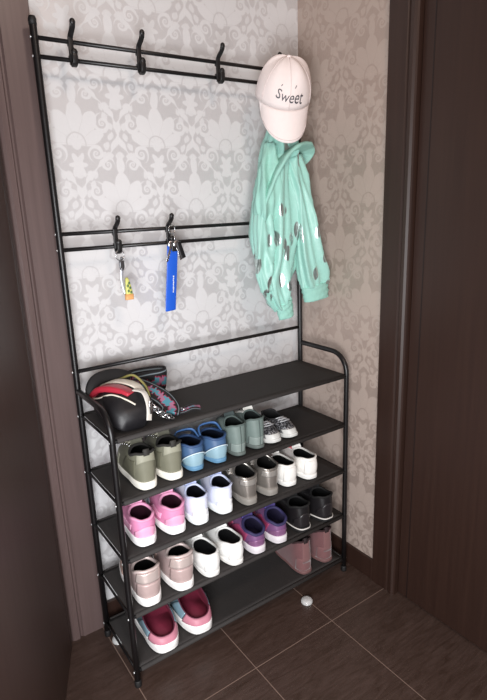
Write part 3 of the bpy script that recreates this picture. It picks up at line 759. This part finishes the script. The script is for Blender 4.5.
def webbing(P, wd, th, name, parent, up, u0=0.):
    P = catmull(P, 8); fr = frames(P, up); bm = bmesh.new(); la = bm.verts.layers.float.new('along'); lc = bm.verts.layers.float.new('cross')
    pr = [(-wd/2+wd*i/12, th/2*(1-abs(-1+2*i/12)**4*.7)) for i in range(13)]; pr += [(x, -y) for x, y in reversed(pr)]
    rows = []; L_ = u0
    for i, (p, (u, v)) in enumerate(zip(P, fr)):
        if i: L_ += (P[i]-P[i-1]).length
        r = []
        for x, y in pr:
            w_ = bm.verts.new(p+u*x+v*y); w_[la] = L_; w_[lc] = 2*x/wd; r.append(w_)
        rows.append(r)
    n = len(pr)
    for A, B in zip(rows, rows[1:]):
        for j in range(n): bm.faces.new((A[j], A[(j+1) % n], B[(j+1) % n], B[j]))
    bm.faces.new(list(reversed(rows[0]))); bm.faces.new(rows[-1])
    return obj(name, bm, M_AZ, parent)
bag = thing('handbag', 'black shoulder bag with red panel, cream strap and chain on the top shelf', 'bag', (0, 0, 0))
M_LEA = mat('#161518', .5, 0, .12, 60, .3); M_RED = mat('#a82c3c', .30, 0, .06, 50, .1); M_CREAM = mat('#d9d2c4', .45, 0, .05, 50, .1)
# body: soft squashed pouch lying along the left side
bm = bmesh.new()
def bag_pt(i, j):
    v = j/14; a = 2*PI*i/28
    # cross section in x-z swept along y
    y = -.205+.185*v
    h = .098*(math.sin(PI*min(1, max(0, .06+.90*v))))**.32*(.82+.25*v)
    wdt = .070*(math.sin(PI*(.05+.9*v)))**.4
    cx = .072+.015*math.sin(v*3)
    ca, sa = math.cos(a), math.sin(a)
    x = cx+wdt*(abs(ca)**.48)*(1 if ca > 0 else -1)*(1-.28*max(0, sa))+.004*math.sin(3*a+9*v)
    z = TZ+h/2+h/2*(abs(sa)**.55)*(1 if sa > 0 else -1)+(.003*math.sin(17*v+a*2) if sa > .1 else 0)
    return Vector((x, y, max(z, TZ)))
rows = add_grid(bm, bag_pt, 28, 15, True); bm.faces.new(list(reversed(rows[0]))); bm.faces.new(rows[-1])
obj('bag_body', bm, M_LEA, bag)
def along(P, a, b, m, name, up=Vector((0, 0, 1)), sc=None, par=bag):
    P = catmull(P, 7); n = len(P)
    return obj(name, add_sweep(bmesh.new(), P, rrect(a, b, min(a, b)*.4, 2), up0=up, scales=[sc(i/(n-1)) for i in range(n)] if sc else None), m, par)
def onbag(x, y, dz):
    v = max(.02, min(.98, (y+.205)/.185))
    h = .098*(math.sin(PI*min(1, max(0, .06+.90*v))))**.32*(.82+.25*v)
    wd = .070*(max(0, math.sin(PI*(.05+.9*v))))**.4; cx = .072+.015*math.sin(v*3)
    q = min(.98, abs(x-cx)/wd)
    return Vector((x, y, TZ+h/2+h/2*(1-q**3)**.4+dz))
def onto(L_, dz): return [onbag(x, y, dz) if z is None else (x, y, TZ+z) for x, y, z in L_]
obj('red_panel', add_sweep(bmesh.new(), catmull(onto([(.022, -.045, None), (.036, -.078, None), (.056, -.110, None), (.076, -.138, None), (.088, -.160, None)], -.001), 7), rrect(.016, .040, .006, 3), up0=Vector((0, 0, 1)), scales=[(.6+.5*math.sin(PI*(.1+.8*i/28)), .55+.5*math.sin(PI*(.12+.76*i/28))) for i in range(29)]), M_RED, bag)
along(onto([(.008, -.060, None), (.020, -.100, None), (.042, -.140, None), (.066, -.172, None), (.084, -.192, None)], .001), .004, .005, M_CREAM, 'piping')
along(onto([(.052, -.040, None), (.076, -.075, None), (.098, -.108, None), (.116, -.138, .088), (.124, -.158, .062)], .004), .005, .028, M_CREAM, 'cream_strap')
along(onto([(.100, -.150, None), (.116, -.176, .082), (.118, -.196, .050), (.110, -.208, .016)], .003), .004, .016, mat('#c9c4bd', .4), 'zip_strap')
along(onto([(.075, -.035, None), (.10, -.064, None), (.124, -.098, .108), (.142, -.13, .082), (.143, -.150, .055)], .006), .006, .006, mat('#8f884f', .5, .2), 'trim_cord')
along(onto([(.020, -.060, .050), (.024, -.050, .082), (.048, -.040, .100), (.096, -.040, .102), (.132, -.056, .090)], 0), .016, .034, mat('#0f0e10', .75), 'carry_handle')
zp = bmesh.new(); add_box(zp, (-.004, -.0015, -.018), (.004, .0015, .012), .001); add_sphere(zp, (0, 0, .014), .005, 1, .5, 1)
z_ = obj('zip_pull', zp, M_CHROME, bag, loc=(.118, -.208, TZ+.050))
# chain links
def link(c, ang, r=.0118, w=.0078, th=.0023):
    R = Euler(ang).to_matrix()
    P = [Vector(c)+R@Vector((r*math.cos(2*PI*i/18), w*math.sin(2*PI*i/18), 0)) for i in range(18)]
    return add_sweep(bmesh.new(), P, circ(th, 6), closed=True)
CH = catmull([(.124, -.166, TZ+.054), (.134, -.182, TZ+.040), (.146, -.194, TZ+.026), (.158, -.202, TZ+.014), (.172, -.207, TZ+.008)], 2)
for i, c in enumerate(CH): obj('chain_link', link(c, (PI/2*(i % 2)+.4, .5, -.6+.1*i)), M_CHROME, bag)
obj('snap_ring', link((.122, -.152, TZ+.068), (.9, .3, 0), .014, .012, .002), M_CHROME, bag)
# wide patterned strap coiled beside the bag
webbing([(.126, -.026, TZ+.062), (.160, -.018, TZ+.062), (.205, -.018, TZ+.060), (.238, -.026, TZ+.058), (.244, -.038, TZ+.057), (.222, -.046, TZ+.056), (.180, -.048, TZ+.058), (.146, -.054, TZ+.060)], .074, .012, 'patterned_strap', bag, Vector((0, 0, 1)))
webbing([(.124, -.080, TZ+.076), (.142, -.096, TZ+.070), (.163, -.120, TZ+.058), (.184, -.146, TZ+.040), (.192, -.168, TZ+.020), (.182, -.184, TZ+.010)], .054, .012, 'patterned_strap', bag, Vector((1, .6, .6)), .23)
webbing([(.196, -.180, TZ+.006), (.222, -.184, TZ+.007), (.246, -.190, TZ+.013), (.268, -.196, TZ+.008)], .024, .007, 'strap_end', bag, Vector((.3, .9, .3)), .5)
obj('strap_slider', link((.222, -.186, TZ+.013), (.2, .2, 1.2), .011, .008, .0018), M_CHROME, bag)

# ------------------------------------------------------------------ things on the middle hooks
def ring_bm(c, r, th, ang=(0, 0, 0), n=22):
    R = Euler(ang).to_matrix()
    return add_sweep(bmesh.new(), [Vector(c)+R@Vector((r*math.cos(2*PI*i/n), 0, r*math.sin(2*PI*i/n))) for i in range(n)], circ(th, 7), closed=True)
k1 = thing('keychain', 'key ring with metal clip and small yellow and orange charm on the left middle hook', 'keychain', (.147, -.033, 1.166))
obj('split_ring', ring_bm((0, .006, .0), .014, .0012, (0, 0, .3)), M_CHROME, k1)
bm = bmesh.new(); add_box(bm, (-.007, -.003, -.034), (.007, .003, -.014), .002); add_sphere(bm, (0, 0, -.036), .006, 1, .7, .8); add_tube(bm, [(0, 0, -.012), (.002, 0, -.004)], .003, 8)
obj('metal_clip', bm, mat('#77787c', .3, .9), k1)
obj('silver_strap', add_sweep(bmesh.new(), catmull([(-.001, 0, -.036), (-.003, .001, -.06), (.000, .001, -.088), (.004, 0, -.104)], 5), rrect(.003, .009, .001, 1), up0=Vector((0, 1, 0))), mat('#b9bcc2', .35, .5), k1)
cm = obj('charm_body', add_sweep(bmesh.new(), [(.012, -.004, -.112), (.012, -.004, -.102), (.011, -.004, -.085), (.009, -.004, -.066), (.008, -.004, -.060)], rrect(.010, .018, .004, 2), up0=Vector((0, 1, 0)), scales=[(.7, .9), (1, 1.15), (.9, .9), (.8, .55), (.5, .35)]), mat('#c3c46c', .5), k1)
obj('orange_base', add_sweep(bmesh.new(), [(.0115, -.004, -.120), (.0115, -.004, -.117), (.012, -.004, -.105)], rrect(.012, .024, .004, 2), up0=Vector((0, 1, 0))), mat('#d9a066', .5), cm)
bm = bmesh.new()
for px, pz in ((.008, -.082), (.014, -.088), (.009, -.096), (.016, -.100), (.012, -.075)): add_sphere(bm, (px, -.0095, pz), .0032, 1, .5, 1.2, 8, 6)
obj('green_spots', bm, mat('#4d6a3f', .5), cm)
k2 = thing('key_lanyard', 'blue key strap with small white lettering hanging with keys on the right middle hook', 'keychain', (.305, -.035, 1.225))
obj('split_ring', ring_bm((0, .004, .0), .013, .0013, (0, 0, .4)), M_CHROME, k2)
obj('split_ring', ring_bm((.003, -.002, -.024), .013, .0013, (0, 0, 1.1)), M_CHROME, k2)
_bp = catmull([(-.004, .000, -.046), (-.007, -.002, -.07), (-.012, .001, -.13), (-.018, .004, -.19), (-.020, .006, -.222), (-.020, .007, -.229)], 6)
bl = obj('blue_strap', add_sweep(bmesh.new(), _bp, rrect(.004, .033, .0018, 2), up0=Vector((0, 1, 0)), scales=[(1, 1)]*(len(_bp)-4)+[(1, .98), (1, .92), (.9, .80), (.7, .55)]), mat('#1c57c4', .38, 0, .06, 60, .15), k2)
def fmesh(name, body, size, m, parent, mp, extr=.0006):
    cu = bpy.data.curves.new(name, 'FONT'); cu.body = body; cu.size = size; cu.extrude = 0; cu.resolution_u = 3
    o = bpy.data.objects.new(name, cu); C.objects.link(o)
    dg = bpy.context.evaluated_depsgraph_get(); me0 = bpy.data.meshes.new_from_object(o.evaluated_get(dg))
    bpy.data.objects.remove(o); bpy.data.curves.remove(cu)
    bm = bmesh.new(); bm.from_mesh(me0); bpy.data.meshes.remove(me0)
    bmesh.ops.subdivide_edges(bm, edges=[e for e in bm.edges if e.calc_length() > size*.18], cuts=2, use_grid_fill=False)
    for v in bm.verts: v.co = mp(v.co.x, v.co.y)
    return obj(name, bm, m, parent, smooth=False)
bm = bmesh.new()
for q in range(9): add_box(bm, (-.0105+.0004*(q % 2), -.0012-.0008, -.128-.0055*q-.0042), (-.0068-.0005*(q % 3), -.0006, -.128-.0055*q))
bmesh.ops.rotate(bm, verts=bm.verts, cent=(-.008, 0, -.13), matrix=Matrix.Rotation(math.radians(5), 3, 'Y')); bmesh.ops.translate(bm, verts=bm.verts, vec=(.001, -.0008, 0))
obj('white_lettering', bm, mat('#dfe7f4', .5), bl)
for i, (ang, ln) in enumerate(((.35, .050), (-.25, .046))):
    bm = bmesh.new(); add_lathe(bm, [(.0095, -.0011), (.0105, 0), (.0095, .0011)], (0, 0, 0), 18)
    bmesh.ops.rotate(bm, verts=bm.verts, cent=(0, 0, 0), matrix=Matrix.Rotation(PI/2, 3, 'X')); add_box(bm, (-.0028, -.001, -ln), (.0028, .001, -.008), .0004)
    for q in range(4): add_box(bm, (.0026, -.0009, -ln+.004+q*.007), (.0026+.0015+.0008*(q % 2), .0009, -ln+.007+q*.007))
    bmesh.ops.rotate(bm, verts=bm.verts, cent=(0, 0, 0), matrix=Matrix.Rotation(ang, 3, 'Y')); bmesh.ops.translate(bm, verts=bm.verts, vec=(-.010 if i == 0 else .004, -.006-.004*i, -.040))
    obj('key', bm, M_CHROME, k2)
bm = bmesh.new(); add_sweep(bm, catmull([(.010, -.010, -.034), (.014, -.010, -.05), (.021, -.010, -.072), (.024, -.010, -.080)], 5), rrect(.007, .016, .003, 2), up0=Vector((0, 1, 0)), scales=None)
obj('black_fob', bm, mat('#131215', .4), k2)
obj('fob_clip', box((-.010, -.009, -.060), (.008, -.004, -.034), .002), mat('#1b1a1c', .4), k2)

# ------------------------------------------------------------------ jacket
def foil_material():
    m, nt, b = new_mat('mint_cloth_foil_feathers'); X.nt = nt; N = nt.nodes; L = nt.links
    tc = N.new('ShaderNodeTexCoord')
    mp = N.new('ShaderNodeMapping'); mp.inputs['Rotation'].default_value = (0, .6, 0); mp.inputs['Scale'].default_value = (42, 9, 15); L.new(tc.outputs['Object'], mp.inputs[0])
    vo = N.new('ShaderNodeTexVoronoi'); vo.inputs['Scale'].default_value = 1.; vo.inputs['Randomness'].default_value = .9; L.new(mp.outputs[0], vo.inputs['Vector'])
    sep = N.new('ShaderNodeSeparateColor'); L.new(vo.outputs['Color'], sep.inputs[0])
    f = inside(X(vo.outputs['Distance'])-.36, .03)*xgt(X(sep.outputs[0]), .40)
    mx = N.new('ShaderNodeMix'); mx.data_type = 'RGBA'; L.new(f.s, mx.inputs['Factor']); mx.inputs['A'].default_value = srgb('#9accc0'); mx.inputs['B'].default_value = srgb('#b5c4c0')
    L.new(mx.outputs['Result'], b.inputs['Base Color']); L.new((f*.9).s, b.inputs['Metallic']); L.new((.42-f*.12).s, b.inputs['Roughness'])
    b.inputs['Sheen Weight'].default_value = .2
    nz = N.new('ShaderNodeTexNoise'); nz.inputs['Scale'].default_value = 26; nz.inputs['Detail'].default_value = 5; L.new(tc.outputs['Object'], nz.inputs['Vector'])
    bp = N.new('ShaderNodeBump'); bp.inputs['Strength'].default_value = .5; bp.inputs['Distance'].default_value = .006; L.new(nz.outputs['Fac'], bp.inputs['Height']); L.new(bp.outputs[0], b.inputs['Normal'])
    return m
M_FOIL = foil_material(); M_MINT = mat('#98cabd', .8, 0, .05, 60, .3); M_RIB = mat('#96c9bc', .85, 0, .05, 60, .3)
jk = thing('jacket', 'mint green kids jacket with silver feather prints hung from the rack by its hood', 'jacket', (.66, -.074, 1.2))
def drape(secs, m, name, seed=0, n=40, folds=(5, 8), amp=.16, k=6, parent=jk, cap=True):
    """secs: (x, y, z, half width, half depth); folded cloth tube through them"""
    P = [Vector((s[0]-.66, s[1]+.065, s[2]-1.2, )) for s in secs]; Wd = [Vector((s[3], s[4], 0)) for s in secs]
    C1 = catmull(P, k); C2 = catmull(Wd, k); N_ = len(C1); bm = bmesh.new(); rnd = random.Random(seed); ph = [rnd.uniform(0, 6.28) for _ in range(6)]
    def f(i, j):
        a = 2*PI*i/n; v = j/(N_-1); c = C1[j]; w_ = C2[j]
        t = (C1[min(j+1, N_-1)]-C1[max(j-1, 0)]).normalized()
        sx = Vector((0, 1, 0)).cross(t).normalized(); sx = sx if sx.x > 0 else -sx
        rg = lambda q: 1-2*abs(math.sin(q))**.8
        fo = 1+amp*(rg(folds[0]*a/2+ph[0]+1.6*math.sin(v*3+ph[1]))*.9+rg(folds[1]*a/2+ph[2]-3*v)*.5)+.07*math.sin(v*17+ph[3]+3*a)+.06*rg(v*9+2*a+ph[4])
        ca, sa = math.cos(a), math.sin(a)
        return c+sx*(w_.x*ca*(1+(fo-1)*.40))+Vector((0, 1, 0))*(w_.y*sa*fo)
    rows = add_grid(bm, f, n, N_, True)
    if cap: bm.faces.new(list(reversed(rows[0]))); bm.faces.new(rows[-1])
    return obj(name, bm, m, parent)
Y0 = -.060
body = drape([(.682, Y0, 1.52, .040, .026), (.676, Y0, 1.45, .062, .036), (.660, Y0-.004, 1.38, .070, .040), (.655, Y0-.004, 1.30, .082, .044), (.652, Y0, 1.20, .086, .044), (.645, Y0, 1.12, .080, .040), (.640, Y0, 1.05, .062, .034), (.655, Y0, .99, .045, .028), (.668, Y0, .965, .034, .022)], M_FOIL, 'jacket_body', 3, 72, (7, 11), .34)
drape([(.668, Y0-.003, .975, .034, .022), (.674, Y0-.003, .955, .031, .020), (.680, Y0-.003, .925, .029, .018)], M_RIB, 'left_cuff', 4, 40, (12, 18), .06, 5, body)
sl = drape([(.700, Y0-.014, 1.42, .036, .024), (.715, Y0-.020, 1.36, .040, .026), (.728, Y0-.028, 1.30, .036, .028), (.742, Y0-.030, 1.22, .042, .034), (.759, Y0-.030, 1.13, .051, .036), (.778, Y0-.028, 1.06, .060, .034), (.783, Y0-.026, 1.02, .056, .030)], M_FOIL, 'right_sleeve', 8, 60, (5, 9), .30)
drape([(.783, Y0-.026, 1.025, .055, .031), (.787, Y0-.026, 1.0, .052, .028), (.790, Y0-.026, .975, .050, .026)], M_RIB, 'right_cuff', 5, 48, (16, 24), .05, 5, sl)
drape([(.632, Y0-.008, 1.455, .022, .018), (.620, Y0-.016, 1.41, .034, .028), (.606, Y0-.022, 1.35, .042, .032), (.598, Y0-.020, 1.28, .042, .030), (.602, Y0-.012, 1.235, .034, .020)], M_MINT, 'hood_side', 9, 48, (4, 7), .34)
drape([(.592, Y0-.012, 1.29, .022, .020), (.588, Y0-.014, 1.20, .034, .026), (.594, Y0-.010, 1.10, .036, .026), (.606, Y0-.006, 1.02, .026, .020)], M_FOIL, 'front_fold', 12, 48, (4, 7), .34)
# hood opening: broad rolled band sweeping from under the cap to the right
hood = bmesh.new()
HP = catmull([(.092, .014, .206), (.112, .006, .222), (.104, -.010, .242), (.066, -.034, .248), (.022, -.050, .242), (-.020, -.052, .216), (-.052, -.044, .168), (-.074, -.030, .110), (-.082, -.014, .064), (-.074, .004, .040)], 7)
nh = len(HP)-1
add_sweep(hood, HP, rrect(.012, .036, .005, 3), up0=Vector((0, -1, 0)), scales=[(.7+.3*math.sin(PI*i/nh)+.12*math.sin(i*1.1), .55+1.0*math.sin(PI*(.08+.84*i/nh))+.10*math.sin(i*.7)) for i in range(nh+1)])
obj('hood', hood, M_MINT, jk)
drape([(.590, Y0-.005, 1.50, .016, .016), (.620, Y0-.012, 1.485, .040, .024), (.665, Y0-.010, 1.485, .060, .028), (.700, Y0-.006, 1.50, .03, .02)], M_MINT, 'hood_crown', 13, 40, (4, 7), .1) if False else None
# ------------------------------------------------------------------ cap
cp = thing('baseball_cap', 'white baseball cap with dark Sweet lettering hung over the jacket on the right top hook', 'cap', (.668, -.085, 1.580))
M_CAP = mat('#efe2df', .8, 0, .03, 80, .25, fabric=True)
# dome axis points up and a little out; brim hangs down in front
def dome(th, ph, off=0.):
    """th round the crown (0 = front, facing brim), ph 0 at the top button to 1 at the rim, cap hangs with its front towards the viewer"""
    # local cap frame: axis A (rim->button) , F forward, S side
    a = ph*PI/2
    r = .085+off; k = math.sin(a)**.82
    s = math.sin(th)*r*k*.95; f = math.cos(th)*r*k*1.05; h = math.copysign(abs(math.cos(a))**.9, math.cos(a))*(.106+off)
    den = .010*max(0, math.sin(2*th+.4))*math.sin(PI*min(1, ph))**2+.006*math.sin(5*th+1)*math.sin(PI*min(1, ph))
    A = Vector((-.20, -.50, .78)).normalized(); F = Vector((-.20, -.36, -.90)); F = (F-A*F.dot(A)).normalized(); S_ = F.cross(A)
    # slump: the back of the crown folds flat against the rack
    f2 = f if f > 0 else f*.45
    return F*(f2)+A*(h-den)+S_*s+Vector((0, 0, .010))
A_ = Vector((-.20, -.50, .78)).normalized(); F_ = Vector((-.20, -.36, -.90)); F_ = (F_-A_*F_.dot(A_)).normalized(); S_ = F_.cross(A_)
def shell(fn, nu, nv, th, closed=True):
    bm = bmesh.new()
    o = add_grid(bm, lambda i, j: fn(i, j, 0), nu, nv, closed); q = add_grid(bm, lambda i, j: fn(i, j, -th), nu, nv, closed)
    for i in range(nu if closed else nu-1):
        j2 = (i+1) % nu; bm.faces.new((o[-1][i], o[-1][j2], q[-1][j2], q[-1][i]))
    if not closed:
        for j in range(nv-1):
            bm.faces.new((o[j][0], o[j+1][0], q[j+1][0], q[j][0])); bm.faces.new((o[j][-1], o[j+1][-1], q[j+1][-1], q[j][-1]))
        for i in range(nu-1): bm.faces.new((o[0][i], o[0][i+1], q[0][i+1], q[0][i]))
    return bm
crown = obj('crown', shell(lambda i, j, o: dome(2*PI*i/48, .02+1.0*j/16, o), 48, 17, .002), M_CAP, cp)
bm = bmesh.new()
for k in range(6): add_tube(bm, [dome(2*PI*k/6+PI/6*0+.0, .04+.96*j/14, .0006) for j in range(15)], .0010, 6)
obj('seam', bm, mat('#ddd0cd', .8), crown)
obj('top_button', add_sphere(bmesh.new(), dome(0, .02, .002), .006, 1, 1, .6, 12, 8), M_CAP, crown)
def brim(i, j, o):
    u = -1+2*i/24; v = j/12
    th = u*1.12; base = dome(th, 1.02)
    L_ = .082*math.sqrt(max(0, 1-(abs(u)**2.4)))
    out = F_*(L_*v*.62)-A_*(L_*v*.80+.004*v)+F_*(-.018*(u*u)*v)
    return base+out+(A_*.35+F_*.9).normalized()*o
obj('brim', shell(brim, 25, 13, .0035, False), M_CAP, cp)
obj('brim_stitching', tube([brim(2+i, 11, .0008) for i in range(21)], .0008, 6), mat('#d8cbc8', .8), cp)
def cap_text(u, v):
    th = (u-.052)/.088; ph = .93-(v+(-.10*(u-.05)))/.125
    return dome(-th*1.0, ph, .0016)
TXM = mat('#4a464c', .5)
fmesh('lettering', 'Sweet', .034, TXM, cp, lambda u, v: cap_text(u*1.05+.25*v+.004, v+.005-.04*u))
for (u, v) in ((.018, .036), (.066, .032)):
    obj('lettering_mark', tube([cap_text(u+.004*q, v+.005*q) for q in (0, .5, 1)], .0010, 6), TXM, cp)

# ------------------------------------------------------------------ small clear bumpers on the floor
def bumper(x, y, label):
    t = thing('door_stop', label, 'door stop', (x, y, 0), 0, 'clear floor bumpers')
    obj('base', add_lathe(bmesh.new(), [(.017, 0), (.0175, .002), (.016, .004), (.006, .0045)], (0, 0, 0), 24), M_CHROME, t)
    m, nt, b = new_mat('clear_silicone'); b.inputs['Base Color'].default_value = (.93, .93, .92, 1); b.inputs['Roughness'].default_value = .12; b.inputs['Transmission Weight'].default_value = .45; b.inputs['IOR'].default_value = 1.42
    obj('dome', add_lathe(bmesh.new(), [(.0185, .0002), (.0195, .004), (.0190, .009), (.0155, .0135), (.009, .0155), (.002, .016)], (0, 0, 0), 28), m, t)
bumper(.587, -.270, 'small round clear bumper on the dark tiles in front of the rack')
bumper(.018, -.042, 'small round clear bumper on the floor under the left end of the rack')
